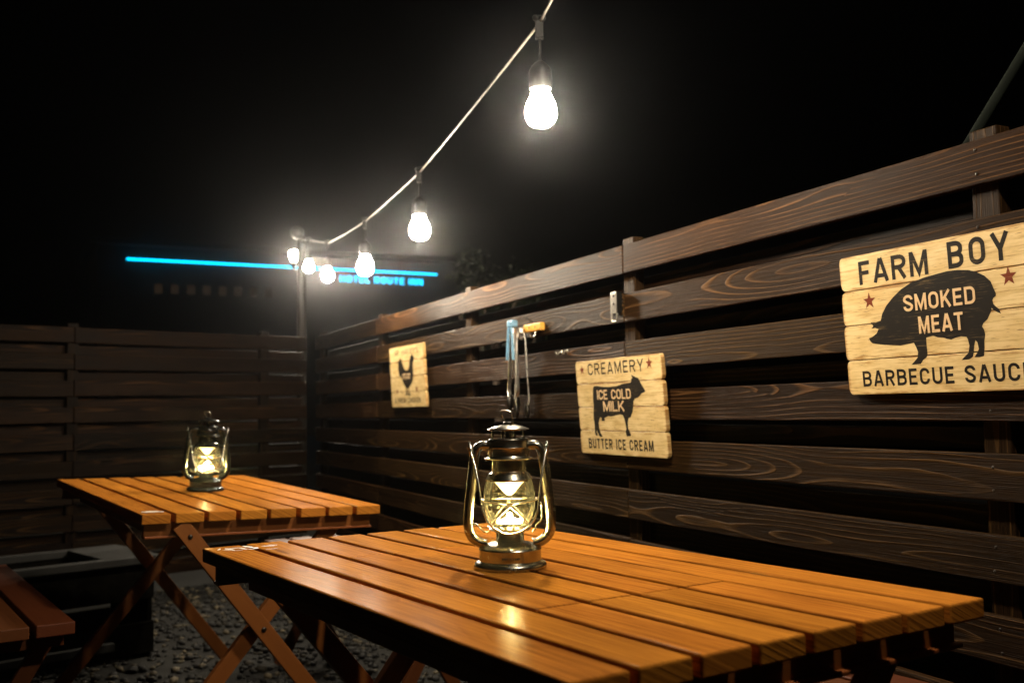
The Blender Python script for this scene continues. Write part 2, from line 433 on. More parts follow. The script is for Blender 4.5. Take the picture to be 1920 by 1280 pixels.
def ground_mat():
    m, t, b = mat('dark grit')
    tc = N(t, 'ShaderNodeTexCoord').outputs['Object']
    n = noise(t, tc, 40, 6, .7); n2 = noise(t, tc, 3, 3)
    c = mixc(t, ramp(t, n, .35, .7), (.0025,.0021,.0015), (.009,.0075,.0055))
    c = mixc(t, mth(t, 'MULTIPLY', n2, .4), c, (.02,.02,.012))
    t.links.new(c, b.inputs['Base Color']); b.inputs['Roughness'].default_value = .9
    bp = N(t, 'ShaderNodeBump'); bp.inputs['Strength'].default_value = .8; bp.inputs['Distance'].default_value = .02
    t.links.new(n, bp.inputs['Height']); t.links.new(bp.outputs[0], b.inputs['Normal']); return m
def stone_mat():
    m, t, b = mat('gravel stones')
    r = N(t, 'ShaderNodeNewGeometry').outputs['Random Per Island']
    c = mixc(t, ramp(t, r, .62, 1.), (.0025,.0022,.0015), (.10,.08,.045))
    t.links.new(c, b.inputs['Base Color']); b.inputs['Roughness'].default_value = .75; return m

# ------------------------------------------------------------------ ground
mb = MB(); g = 70
n_ = 28
pts = [(-g+2*g*i/n_, -g+2*g*j/n_+15, 0) for j in range(n_+1) for i in range(n_+1)]
mb.poly(pts, [(j*(n_+1)+i, j*(n_+1)+i+1, (j+1)*(n_+1)+i+1, (j+1)*(n_+1)+i) for j in range(n_) for i in range(n_)])
tag(mb.build('ground', ground_mat()), 'dark gritty ground of the yard under the tables', 'ground', kind='structure')

# ------------------------------------------------------------------ fences
TH = .4338
nn = Vector((math.cos(TH), math.sin(TH), 0)); tt = Vector((-math.sin(TH), math.cos(TH), 0))
SCREW = []
def fence(name, origin, rz, xs, joints, posts, label, screwed=None, M_FENCE=M_FENCE):
    root = empty(name, origin, (0, 0, rz))
    tag(root, label, 'fence', 'slatted fences round the yard')
    rows = [(.467-.1398*k) for k in range(10)]
    fr = MB(); bk = MB()
    rnd = random.Random(len(label))
    for k, zt in enumerate(rows):
        J = [xs[0]] + joints + [xs[1]]
        for a, b in zip(J[:-1], J[1:]):
            z = EYE+zt-.0409+rnd.uniform(-.0015, .0015)
            tilt = rnd.uniform(-.0012, .0012)
            m = Matrix.Rotation(tilt, 4, 'Y')
            fr.box(((a+b)/2, .010+rnd.uniform(-.0012, .0012), z), (b-a-.003, .020, .0818+rnd.uniform(-.001, .001)), 0, m)
            z2 = EYE+.3735-.1398*k-.0409+rnd.uniform(-.002, .002)
            if z2 > .06 and k < 9:
                bk.box(((a+b)/2, .0645, z2), (b-a-.003, .019, .0818), 0)
    fr.build('front_slats', M_FENCE, root, .0025)
    bk.build('back_slats', M_FENCE_SHADE, root, .0025)  # darkened copy: shade behind the front slats is painted into the colour
    for x in posts:
        p = MB(); p.box((x, .0375, (EYE+.49)/2), (.058, .0345, EYE+.49), 2)
        po = p.build('post', M_FENCE, root, .0025)
        if screwed and screwed[0] < x < screwed[1]:
            for zt in rows[:7]:
                for dz in (-.02, -.062):
                    if SCREW: so = SCREW[0].copy(); C.objects.link(so)
                    else:
                        sc = MB(); sc.ball((0, 0, 0), .0032, 5, (1, .35, 1)); so = sc.build('screw', M_DARKMETAL); SCREW.append(so)
                    so.parent = po; so.location = (x+rnd.uniform(-.006, .006), 0, EYE+zt+dz+rnd.uniform(-.003, .003))
    return root
fence('slat_fence', nn*1.5, TH-PI/2, (-6.135, 3.55), [-4.86, -2.47, -.07, 2.3],
      [-6.08, -4.86, -3.694, -2.471, -1.253, -.05, 1.15, 2.35],
      'dark brown slatted wooden fence behind the front table with painted signs hung on it', (-3.8, -1))
N2 = 2.3214; n2 = Vector((math.cos(N2), math.sin(N2), 0)); e2 = Vector((math.sin(N2), -math.cos(N2), 0))
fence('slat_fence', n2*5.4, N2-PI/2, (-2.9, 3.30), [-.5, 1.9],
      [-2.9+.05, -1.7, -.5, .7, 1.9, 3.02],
      'dim dark slatted wooden fence behind the black lantern with nothing hung on it', None, M_FENCE_SHADE)  # whole fence takes the darkened copy in place of shade

# ------------------------------------------------------------------ signs on the fence
SW, SH = .475, .28
def plank_outline(x0, x1, z0, z1, c=.008):
    j = lambda: random.uniform(.8, 1.25)
    a, b, d, e = c*j(), c*j(), c*j(), c*j()
    return [(x0+a, z0), (x1-b, z0), (x1-b*.35, z0+b*.45), (x1, z0+b*1.3), (x1, z1-d*1.3), (x1-d*.35, z1-d*.45), (x1-d, z1), (x0+e, z1), (x0+e*.35, z1-e*.45), (x0, z1-e*1.3), (x0, z0+a*1.3), (x0+a*.35, z0+a*.45)]
def sign(tc, zb, lean, label, k, zref):
    loc = nn*1.5 + tt*tc; loc.z = EYE+zb
    root = empty('painted_sign', loc, (0, 0, 0))
    root.rotation_euler = (Matrix.Rotation(TH-PI/2, 4, 'Z') @ Matrix.Rotation(lean, 4, 'X')).to_euler()
    tag(root, label, 'sign', 'painted plank signs on the fence')
    b = MB(); ph = SH/4
    for i in range(4):
        b.prism(plank_outline(-SW/2+random.uniform(-.0015, .0015), SW/2+random.uniform(-.0015, .0015), i*ph+.0008, (i+1)*ph-.0008), -.0135, -.002)
    b.build('board', M_SIGN, root, .0007, 1)
    def X(p): return (p[0]-k*(zref-p[1])-SW/2, p[1]-zb)
    def lettering(body, x0, x1, z0, z1, m, y=-.0139, bold=.165, gap=.2):
        for P, F in text_mesh(body, x0-SW/2, x1-SW/2, z0-zb, z1-zb, y, bold, .0006, gap):
            t = MB(); t.poly(P, F); t.build('lettering', m, root)
    def emblem(name, pts, m=M_INK, y=-.0138):
        e = MB(); e.prism([X(p) for p in pts], y, -.0132); return e.build(name, m, root)
    def star(x, z, r, m=M_RED, rx=None):
        e = MB(); rx = rx or r
        e.prism([(x-SW/2+(rx if i % 2 == 0 else rx*.4)*math.cos(PI/2+i*PI/5), z-zb+(r if i % 2 == 0 else r*.4)*math.sin(PI/2+i*PI/5)) for i in range(10)], -.0139, -.0132)
        return e.build('star', m, root)
    return lettering, emblem, star
PIG = [(0.0775,0.1299),(0.087,0.1324),(0.0978,0.1379),(0.1033,0.1463),(0.0942,0.1492),(0.0849,0.1487),(0.0902,0.1533),(0.0822,0.1606),(0.0969,0.16),(0.1095,0.1621),(0.1144,0.1757),(0.1255,0.1902),(0.1425,0.204),(0.1633,0.2171),(0.1873,0.2265),(0.2181,0.2323),(0.248,0.2353),(0.2734,0.2373),(0.2945,0.2365),(0.3185,0.2333),(0.3351,0.2277),(0.3512,0.2192),(0.3637,0.2079),(0.3688,0.1961),(0.3737,0.1859),(0.3735,0.1818),(0.3685,0.179),(0.3663,0.1748),(0.3679,0.1686),(0.3734,0.1633),(0.3786,0.1592),(0.3829,0.1506),(0.3751,0.1541),(0.3683,0.158),(0.3643,0.1623),(0.3623,0.1553),(0.3551,0.1434),(0.3465,0.1372),(0.3436,0.1319),(0.3476,0.126),(0.3497,0.1175),(0.3474,0.1065),(0.3474,0.094),(0.3459,0.0802),(0.3366,0.0787),(0.326,0.0793),(0.3321,0.0866),(0.3358,0.0933),(0.3331,0.1047),(0.329,0.1092),(0.3261,0.0995),(0.3245,0.0884),(0.3227,0.0801),(0.3147,0.0763),(0.2986,0.0757),(0.3048,0.081),(0.3137,0.0876),(0.3161,0.1002),(0.3133,0.1117),(0.3102,0.1162),(0.2983,0.1179),(0.2878,0.1164),(0.2771,0.1137),(0.2683,0.1154),(0.2596,0.1184),(0.247,0.1199),(0.2362,0.1236),(0.2269,0.1222),(0.2202,0.1212),(0.2205,0.1064),(0.2223,0.0915),(0.2193,0.0842),(0.2116,0.0802),(0.2055,0.0731),(0.1834,0.0726),(0.1906,0.0783),(0.1986,0.0854),(0.2,0.0957),(0.1959,0.105),(0.1907,0.1137),(0.1771,0.1122),(0.1574,0.1105),(0.1375,0.1124),(0.1173,0.1146),(0.0967,0.1175),(0.0863,0.1198),(0.0802,0.1243)]
COW = [(0.1138,0.0653),(0.1312,0.0662),(0.1624,0.0631),(0.2014,0.0609),(0.2449,0.0625),(0.277,0.0676),(0.3083,0.0693),(0.3238,0.0715),(0.3253,0.0809),(0.332,0.0826),(0.3248,0.0917),(0.3423,0.0865),(0.3497,0.0841),(0.3621,0.0815),(0.3691,0.0728),(0.3762,0.0646),(0.3879,0.0537),(0.3958,0.0443),(0.3898,0.0418),(0.3775,0.0395),(0.3698,0.0343),(0.3571,0.0279),(0.342,0.0255),(0.334,0.0176),(0.3318,0.0016),(0.3276,-0.0117),(0.3167,-0.0264),(0.3048,-0.0291),(0.3006,-0.0413),(0.3014,-0.0574),(0.3097,-0.0681),(0.316,-0.0747),(0.3127,-0.0793),(0.2937,-0.0805),(0.2903,-0.0751),(0.2875,-0.0684),(0.2921,-0.0575),(0.2876,-0.044),(0.2805,-0.0278),(0.2756,-0.021),(0.2625,-0.0182),(0.2357,-0.0209),(0.2139,-0.0245),(0.192,-0.0236),(0.1808,-0.0264),(0.1707,-0.0278),(0.1737,-0.0363),(0.1624,-0.0377),(0.1523,-0.0363),(0.1554,-0.0292),(0.1471,-0.0264),(0.1399,-0.0335),(0.136,-0.0449),(0.1388,-0.059),(0.145,-0.0717),(0.157,-0.0828),(0.1445,-0.085),(0.1361,-0.0803),(0.1268,-0.0705),(0.1238,-0.0606),(0.1222,-0.0706),(0.1304,-0.0804),(0.1189,-0.0815),(0.1133,-0.0764),(0.1123,-0.0593),(0.1108,-0.0422),(0.1066,-0.0307),(0.1062,-0.0135),(0.1093,0.0037),(0.1063,0.0267),(0.1073,0.0496),(0.109,0.0611)]
ROO = [(.318,.249),(.324,.257),(.330,.250),(.337,.256),(.341,.247),(.352,.243),(.362,.236),(.352,.234),(.350,.226),(.345,.216),(.341,.224),(.338,.210),(.343,.185),(.345,.160),(.338,.140),(.322,.124),(.300,.112),(.285,.107),(.285,.086),(.300,.076),(.315,.072),(.296,.0715),(.290,.067),(.280,.073),(.264,.070),(.276,.078),(.275,.104),(.262,.106),(.258,.090),(.262,.080),(.274,.0735),(.256,.0745),(.248,.070),(.243,.076),(.228,.073),(.246,.082),(.247,.106),(.226,.116),(.204,.132),(.186,.150),(.172,.163),(.158,.160),(.146,.172),(.138,.190),(.132,.207),(.140,.203),(.136,.222),(.143,.238),(.149,.226),(.157,.243),(.170,.246),(.163,.233),(.178,.240),(.192,.236),(.180,.226),(.196,.220),(.206,.206),(.222,.193),(.245,.184),(.268,.185),(.285,.193),(.294,.210),(.299,.228),(.305,.241)]
# right sign
lt, em, st = sign(1.5712-SW/2, .018, .06, 'cream plank sign with a black pig and SMOKED MEAT, biggest in view', .072, .297)
lt('FARM', .053, .226, .2375, .284, M_INK, bold=.175, gap=.2); lt('BOY', .272, .400, .2405, .289, M_INK, bold=.175, gap=.26)
em('pig_emblem', PIG)
lt('SMOKED', .161, .3235, .1735, .2045, M_PALE, -.0145, .16, .17); lt('MEAT', .193, .294, .1295, .1615, M_PALE, -.0145, .16, .17)
lt('BARBECUE SAUCE', .040, .425, .0345, .0655, M_INK, bold=.17, gap=.21)
st(.0745, .2035, .0165); st(.3935, .212, .0168)
# middle sign
lt, em, st = sign(2.7119-SW/2, -.1362, .065, 'cream plank sign with a black cow and ICE COLD MILK, above the front lantern', .098, .149)
lt('CREAMERY', .077, .386, .099, .1335, M_INK, bold=.14, gap=.3)
em('cow_emblem', COW)
lt('ICE COLD', .122, .310, .0255, .0535, M_PALE, -.0145, .16, .17); lt('MILK', .153, .270, -.0095, .0200, M_PALE, -.0145, .16, .17)
lt('BUTTER ICE CREAM', .048, .405, -.1195, -.0895, M_INK, bold=.17, gap=.2)
st(.0405, .116, .015); st(.4155, .1195, .017)
# far sign
lt, em, st = sign(4.5745-SW/2, .018, .05, 'cream plank sign with a black rooster, left of the tongs', .135, .3035)
lt("MR. HARVEY'S", .078, .405, .257, .282, M_INK, bold=.12, gap=.25)
em('rooster_emblem', ROO)
lt('FRESH FARM', .175, .285, .163, .171, M_PALE, -.0145); lt('EGGS', .18, .28, .146, .159, M_PALE, -.0145, .18, .2)
lt('A FRESH CHICKEN', .045, .403, .0385, .061, M_INK, bold=.17, gap=.2)
st(.088, .0925, .016); st(.361, .0975, .018)

# ------------------------------------------------------------------ things hung on the fence
def on_fence(t, z, y=0.):
    p = nn*(1.5+y) + tt*t; p.z = EYE+z; return p
RF = (0, 0, TH-PI/2)
# hook block: local x to the right, measured from t = 3.1805
root = tag(empty('hook_block', on_fence(3.1805-.143, .262), RF), 'yellow wooden block with hooks nailed to the fence beside the tongs', 'hook')
b = MB(); b.box((0, -.010, .0125), (.130, .018, .026), 0); b.build('block', M_YELLOW, root, .003)
b = MB()
for x in (-.02, .025): b = MB(); b.ball((x, -.0192, .013), .0045, 6, (1, .3, 1)); b.build('hole', M_RUBBER, root)
pass
for x in (-.066, .022):
    b = MB(); b.tube([(x, -.0145, -.0005), (x, -.016, -.012), (x, -.024, -.024), (x, -.034, -.024), (x, -.038, -.012)], .0022, 8)
    b.build('hook', M_STEEL, root)
b = MB(); b.tube([(-.025, -.001, .0335), (-.025, -.026, .047)], .002, 8); b.ball((-.025, -.026, .047), .0045, 6, (1, .5, 1))
b.build('nail', M_DARKMETAL, root)
def tongs(loc, rot, spread, label, handle, length=.29):
    r = tag(empty('tongs', loc, rot), label, 'tongs', 'tongs hanging on the fence')
    for s_ in (-1, 1):
        a = MB()
        P = [Vector((s_*.010, 0, 0)), Vector((s_*(.012+spread*.2), 0, -.03)), Vector((s_*(.012+spread*.55), 0, -.12)), Vector((s_*(.012+spread), 0, -.225)), Vector((s_*(.012+spread*.72), 0, -.248))]
        for p, q in zip(P[:-1], P[1:]): a.beam(p, q, .0035, .014)
        a.build('arm', M_BRIGHT, r, .0008)
        if handle:
            h = MB(); 
            for p, q in zip(P[:2], P[1:3]): h.beam(p+Vector((-.002, -.009, 0)), q+Vector((-.002, -.009, 0)), .007, .012)
            h.build('grip', M_BLUE, r, .0015)
        sc = MB(); sc.ball(P[4]+Vector((s_*-.002, 0, -.020)), .024, 8, (.32, .55, 1.1)); sc.build('scoop', M_DARKMETAL, r)
    for s_ in (-1, 1) if handle else (0,):
        h = MB(); h.box((s_*.0125, -.004, .006), (.020, .024, .024), 0); h.build('pivot_cap', M_BLUE if handle else M_BRIGHT, r, .005)
    if handle:
        h = MB(); h.ball((.014, -.0165, .007), .0035, 6, (1, .4, 1)); h.build('rivet', M_DARKMETAL, r)
    return r
tongs(on_fence(3.1805-.030, .290, -.035), (0, .03, TH-PI/2), .023, 'steel tongs with pale blue grips hanging from the yellow block', True)
tongs(on_fence(3.1805-.080, .262, -.030), (0, 0, TH-PI/2+1.2), .012, 'plain steel tongs with no blue grips hanging behind the blue pair', False)
for i, (x, z) in enumerate(((.325, .183), (.362, .183))):
    m_ = MB(); m_.tube([(0, -.0, .004), (0, -.010, .004), (0, -.014, -.003), (0, -.020, -.004), (0, -.022, .004)], .0025, 8)
    m_.ball((0, -.001, .004), .006, 6, (1, .3, 1))
    o = m_.build('cup_hook', M_BRIGHT); o.location = on_fence(3.1805-x, z-.006); o.rotation_euler = RF
    tag(o, ('left' if i == 0 else 'right')+' one of two tiny steel hooks between the tongs and cow sign', 'hook', 'small hooks on the slat')
# bottle opener
root = tag(empty('bottle_opener', on_fence(2.492, .252), RF), 'silver wall bottle opener screwed to the second fence slat', 'bottle opener')
b = MB(); b.box((0, -.0100, .050), (.032, .018, .062), 2); b.build('body', M_BLACK, root, .002)
b = MB(); b.box((0, -.0205, .050), (.032, .0025, .062), 2); b.build('face_plate', M_BRIGHT, root, .001)
b = MB()
for z in (.039, .062): b.ball((.002, -.022, z+.008), .0042, 6, (1, .4, 1))
b.build('screw', M_DARKMETAL, root)
b = MB()
b.box((-.014, -.018, .009), (.004, .005, .020), 2); b.box((.014, -.018, .009), (.004, .005, .020), 2); b.box((0, -.018, -.003), (.032, .005, .004), 0)
b.build('loop', M_BRIGHT, root, .0008)

# ------------------------------------------------------------------ picnic tables
TW, TL, TK = .6737, 1.1767, .026
def table(loc, rot, label, name='slatted_table'):
    root = empty(name, loc, rot); tag(root, label, 'table', 'orange slatted tables')
    ztop = 0.0; pitch = (TW+.012)/8; pw = pitch-.012
    rnd = random.Random(len(label)*3)
    top = MB(); lid = MB()
    for i in range(8):
        x = -TW/2+pw/2+i*pitch + rnd.uniform(-.0012, .0012)
        dz = rnd.uniform(-.0008, .0008); pwi = pw+rnd.uniform(-.001, .001)
        if 2 <= i <= 5:
            for a, c_ in ((-TL/2, -.2905), (.2905, TL/2)):
                top.box((x, (a+c_)/2, -TK/2+dz), (pwi, c_-a, TK), 1)
            lid.box((x+rnd.uniform(-.0008, .0008), 0, -TK/2+dz+rnd.uniform(-.0006, .0006)), (pwi, .577, TK), 1)
        else:
            dy = rnd.uniform(-.002, .002)
            top.box((x, dy, -TK/2+dz), (pwi, TL, TK), 1)
    top.build('tabletop', M_TABLE, root, .0032, 3)
    lid.build('lift_out_panel', M_TABLE, root, .003, 3)
    # frame below: end aprons with a ledge, long rails
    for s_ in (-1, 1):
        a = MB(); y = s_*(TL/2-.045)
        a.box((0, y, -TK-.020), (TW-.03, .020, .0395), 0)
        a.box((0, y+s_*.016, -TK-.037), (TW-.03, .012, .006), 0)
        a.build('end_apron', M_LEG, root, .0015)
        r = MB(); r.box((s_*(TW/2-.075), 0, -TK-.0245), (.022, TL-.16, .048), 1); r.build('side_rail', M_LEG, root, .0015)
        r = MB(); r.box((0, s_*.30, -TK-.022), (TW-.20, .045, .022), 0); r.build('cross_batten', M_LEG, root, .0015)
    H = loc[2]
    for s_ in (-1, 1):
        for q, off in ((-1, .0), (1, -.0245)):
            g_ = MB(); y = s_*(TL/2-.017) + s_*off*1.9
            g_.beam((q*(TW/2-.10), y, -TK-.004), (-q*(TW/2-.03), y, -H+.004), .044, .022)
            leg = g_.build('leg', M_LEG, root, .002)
            bo = MB(); u = Vector((q*(TW/2-.10), y, -TK-.004)).lerp(Vector((-q*(TW/2-.03), y, -H+.004)), .05)
            bo.ball(u+Vector((0, s_*.012, 0)), .0065, 8, (1, .6, 1)); bo.build('bolt', M_DARKMETAL, leg)
        pv = MB(); fr_ = (TW/2-.10)/(TW-.13)
        pv.ball((0.0, s_*(TL/2-.005), -TK-.004+(-H+TK+.008)*fr_), .0075, 8, (1, .6, 1)); pv.build('pivot_bolt', M_DARKMETAL, root)
    return root
T1 = table((.0052, 1.6336, EYE-.255), (0, 0, .5826), 'orange slatted wooden table in front holding the bronze lantern, worn sticker on its far corner')
nz = Vector((.0403, -.00735, 1)).normalized()
q = Vector((0, 0, 1)).rotation_difference(nz)
T2e = (q.to_matrix() @ Matrix.Rotation(.5959, 3, 'Z')).to_euler()
T2 = table((-1.0010, 3.2517, EYE-.245), T2e, 'orange slatted wooden table at the back holding the black lantern')
# worn stickers: thin torn scraps on the planks
def scraps(parent, spots):
    s_ = MB()
    for (x, y, w_, l_, a) in spots:
        n = 11; P = []
        for k in range(n):
            t_ = 2*PI*k/n; r = random.uniform(.62, 1.1)
            px, py = math.cos(t_)*w_/2*r, math.sin(t_)*l_/2*r
            P.append((x+px*math.cos(a)-py*math.sin(a), y+px*math.sin(a)+py*math.cos(a), .0011))
        s_.poly(P, [tuple(range(n))])
    return s_.build('sticker', M_STICKER, parent)
ylo = TL/2
scraps(T1, [(-.302,ylo-.062,.012,.050,.2),(-.318,ylo-.047,.006,.026,-.5),(-.286,ylo-.050,.010,.028,1.3),(-.278,ylo-.064,.009,.040,.1),(-.262,ylo-.050,.013,.048,.2),(-.296,ylo-.084,.005,.022,1.1),(-.256,ylo-.074,.012,.030,-.2),(-.268,ylo-.083,.007,.02,.6),
            (-.228,ylo-.060,.010,.034,1.2),(-.214,ylo-.055,.006,.024,.8),(-.235,ylo-.105,.004,.03,1.5),(-.309,ylo-.068,.004,.02,.9)])
scraps(T2, [(-.300,-ylo+.052,.042,.040,.2),(-.278,-ylo+.043,.022,.018,1.0),(-.318,-ylo+.045,.014,.03,.4)])

# ------------------------------------------------------------------ benches
BW, BL, BH = .29, 1.17, .46
def bench_proto():
    root = empty('slatted_bench', (0, 0, 0))
    s_ = MB(); rnd = random.Random(5)
    for i in range(3):
        x = -BW/2+.0435+i*.1015
        s_.box((x, rnd.uniform(-.003, .003), -.015), (.087, BL, .030), 1)
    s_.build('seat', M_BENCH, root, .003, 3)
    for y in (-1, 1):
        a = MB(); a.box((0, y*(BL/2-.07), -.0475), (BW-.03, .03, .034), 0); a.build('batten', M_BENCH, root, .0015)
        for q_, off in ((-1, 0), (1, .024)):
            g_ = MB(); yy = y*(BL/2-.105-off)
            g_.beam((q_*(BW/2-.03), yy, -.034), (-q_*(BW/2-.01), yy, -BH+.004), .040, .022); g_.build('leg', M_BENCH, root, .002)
    return root
B0 = bench_proto()
for i, (x, y, rz, lab) in enumerate(((-1.518, 2.873, .5959, 'dim reddish bench at the lower left beside the back table'),
                             (.475, 1.943, .5826, 'bench between the front table and the sign fence, mostly hidden'),
                             (-.536, 3.567, .5959, 'bench glimpsed under the right side of the back table'))):
    o = B0 if i == 0 else copy_tree(B0)
    o.location = (x, y, BH); o.rotation_euler = (0, 0, rz); tag(o, lab, 'bench', 'benches at the tables')

# ------------------------------------------------------------------ low grey box behind
root = tag(empty('grey_box', (-2.05, 3.787, 0), (0, 0, N2-PI/2)), 'low grey weathered wooden box on the ground left of the back table', 'box')
b = MB()
b.box((0, .21, .385), (1.30, .05, .03), 0); b.box((0, -.21, .385), (1.30, .05, .03), 0)
b.box((.54, 0, .3852), (.22, .37, .03), 1); b.box((-.60, 0, .3852), (.10, .37, .03), 1)
b.build('rim', M_GREYWOOD, root, .003)
b = MB()
for y in (-.20, .20): b.box((0, y, .30), (1.26, .02, .139), 0)
for y in (-.20, .20): b.box((0, y, .08), (1.26, .02, .12), 0)
for x in (-.62, .62): b.box((x, 0, .18), (.02, .379, .359), 1)
b.build('side', M_SOIL_SHADE, root, .002)  # wooden sides coloured near black like the soil, standing in for shade
b = MB(); b.box((0, 0, .30), (1.2, .37, .03), 0); b.build('filling', M_SOIL_SHADE, root)
b = MB(); b.box((.0, -.26, .075), (.9, .03, .03), 0); b.box((-.3,-.235,.03),(.03,.02,.06),2); b.box((.3,-.235,.03),(.03,.02,.06),2); b.build('kick_rail', M_GREYWOOD, root, .003)

# ------------------------------------------------------------------ hurricane lanterns
def lantern(loc, rz, metal, label, name='hurricane_lantern'):
    root = empty(name, loc, (0, 0, rz)); root.scale = (1, 1, .945); tag(root, label, 'lantern', 'hurricane lanterns on the tables')
    a = MB()
    a.lathe([(.0001,0),(.055,0),(.0585,.002),(.059,.006),(.057,.010),(.0525,.0125),(.0502,.014),(.0500,.030),(.0505,.0325),(.0495,.0345),(.045,.038),(.038,.0415),(.030,.0435),(.0235,.045),(.0228,.048),(.0222,.060),(.0245,.0605),(.0245,.063),(.0001,.063)], 64)
    a.lathe([(.0001,.0),(.004,0),(.004,.004),(.0001,.005)], 16, (-.002,-.0475,.0355), Matrix.Rotation(.9,4,'X'))
    tank = a.build('fuel_tank', metal, root, sharp=35)
    for P, F in text_mesh('WINTER CAMP', -.014, .014, .0195, .0235, 0, .14, .0003, .25):
        t = MB(); P = [(x, -math.sqrt(.0502**2-x*x)-.0004+y, z) for x, y, z in P]
        t.poly(P, F); t.build('stamped_lettering', M_RUBBER, tank)
    a = MB()
    a.lathe([(.0001,.0632),(.020,.0632),(.034,.0645),(.0345,.067),(.031,.069),(.0280,.0695),(.0270,.072),(.0001,.072)], 48)
    bur = a.build('burner_plate', metal, root, sharp=35)
    # globe: outer glass bowl
    a = MB()
    a.lathe([(.0285,.0705),(.0330,.078),(.0385,.090),(.0415,.102),(.0424,.113),(.0418,.126),(.0395,.139),(.0372,.147)], 64)
    a.build('globe', M_GLASS, root)
    # diodes and stem inside
    a = MB(); a.lathe([(.0001,.0725),(.0225,.0725),(.0225,.0765),(.0001,.0765)], 32); a.lathe([(.006,.0766),(.0045,.081),(.0025,.084),(.0001,.0845)], 20)
    a.build('lamp_base', M_DARKMETAL, root, sharp=35)
    a = MB()
    for k in range(7):
        q_ = 2*PI*k/7+.2; a.ball((.0175*math.cos(q_), .0175*math.sin(q_), .0785), .0033, 6)
    a.ball((0, 0, .0865), .0046, 6, (1, 1, 1.6))
    a.build('diode', M_LED, root)
    a = MB(); a.lathe([(.0250,.1465),(.0195,.1405),(.0135,.133),(.0085,.127),(.004,.1235),(.0001,.1225)], 32); a.build('reflector', M_WHITE, root)
    # chimney, hood, cap
    a = MB()
    a.lathe([(.0001,.1475),(.0378,.1475),(.0382,.150),(.0368,.153),(.0345,.1565),(.0330,.160),(.0290,.162),(.0276,.164),(.0276,.182),(.030,.1835),(.0385,.184),(.0398,.1855),(.0385,.187),(.0350,.188),(.0338,.190),(.0336,.2025),(.0343,.204),(.0336,.2055),(.0334,.217),(.0315,.2195),(.0275,.2195),(.0270,.214),(.0001,.214)], 64)
    a.build('chimney', metal, root, sharp=30)
    a = MB()
    a.lathe([(.0001,.2325),(.031,.2325),(.0338,.2335),(.0342,.235),(.0325,.2365),(.022,.2405),(.014,.2425),(.0095,.243),(.0090,.2465),(.0075,.248),(.0001,.2482)], 56)
    a.lathe([(.0058,.2145),(.0058,.2325)], 16)
    cap = a.build('cap', metal, root, sharp=35)
    for k in range(4):
        q_ = 2*PI*k/4+.35
        a = MB(); a.box((.0275*math.cos(q_), .0275*math.sin(q_), .226), (.003, .003, .0135), 2, Matrix.Rotation(q_, 4, 'Z')); a.build('cap_strut', metal, cap)
    a = MB(); a.tube([(-.0045,0,.247),(-.011,.001,.262),(-.0125,.001,.2655),(-.009,.001,.268),(.002,.001,.2668),(.0062,.001,.2635),(.0075,0,.247)], .0012, 8); a.build('lift_loop', M_STEEL, root)
    # side tubes
    for s_ in (-1, 1):
        a = MB()
        path = [(.031,.2065),(.041,.2085),(.0485,.2060),(.0535,.1985),(.0560,.187),(.0590,.163),(.0625,.130),(.0660,.098),(.0672,.080),(.0665,.066),(.0625,.055),(.0560,.0475),(.0470,.0425),(.0380,.0405)]
        # smooth the path
        for _ in range(2):
            n_p = [path[0]]
            for p, q_ in zip(path[:-1], path[1:]):
                n_p += [(p[0]*.75+q_[0]*.25, p[1]*.75+q_[1]*.25), (p[0]*.25+q_[0]*.75, p[1]*.25+q_[1]*.75)]
            path = n_p+[path[-1]]
        a.tube([(s_*x, -.0038, z) for x, z in path], .0080, 12); a.tube([(s_*x*1.0, .0038, z) for x, z in path], .0080, 12)
        tb = a.build('side_tube', metal, root)
        e = MB(); e.tube([(s_*.0615, 0, .188), (s_*.0635, 0, .203), (s_*.0625, 0, .2145)], .0022, 8); e.ball((s_*.0635, 0, .205), .0042, 8, (.7, 1, 1)); e.build('bail_ear', metal, tb)
    # wire guard in front and behind
    a = MB()
    a.tube([(.0455*math.cos(2*PI*k/40), .0455*math.sin(2*PI*k/40), .1145+.002*math.cos(4*PI*k/40)) for k in range(40)], .0016, 8, True)
    def arc(q0, z0, q1, z1, r0=.0445, r1=.036):
        return [((r0+(r1-r0)*k/8)*math.cos(q0+(q1-q0)*k/8), (r0+(r1-r0)*k/8)*math.sin(q0+(q1-q0)*k/8), z0+(z1-z0)*k/8) for k in range(9)]
    for c_ in (-PI/2, PI/2):
        a.tube(arc(c_-.15, .1135, c_+.95, .072), .0015, 8); a.tube(arc(c_+.15, .1135, c_-.95, .072), .0015, 8)
    a.tube([(.0355*math.cos(2*PI*k/32), .0355*math.sin(2*PI*k/32), .0705) for k in range(32)], .0012, 8, True)
    a.build('wire_guard', M_STEEL, root)
    # bail handle hanging down in front
    half = [(.0625,-.004,.209),(.0600,-.012,.196),(.0552,-.022,.176),(.0500,-.033,.150),(.0470,-.042,.124),(.0435,-.0485,.102),(.0365,-.053,.085),(.0250,-.056,.0725),(.0120,-.058,.0655),(.0,-.0585,.0635)]
    a = MB(); a.tube([(-x, y, z) for x, y, z in half]+half[::-1][1:], .0017, 8); a.build('bail', M_STEEL, root)
    # lever wires
    a = MB(); a.tube([(-.0585,-.004,.0755),(-.0545,-.010,.0760),(-.0480,-.014,.0700),(-.0420,-.016,.0635),(-.0340,-.016,.0625)], .0013, 8)
    a.tube([(.0340,-.016,.0625),(.0400,-.015,.0650),(.0420,-.013,.0730),(.0500,-.010,.0790),(.0520,-.008,.0850),(.0520,-.006,.1050),(.0500,-.006,.1110)], .0013, 8)
    a.build('lift_lever', M_STEEL, root)
    return root
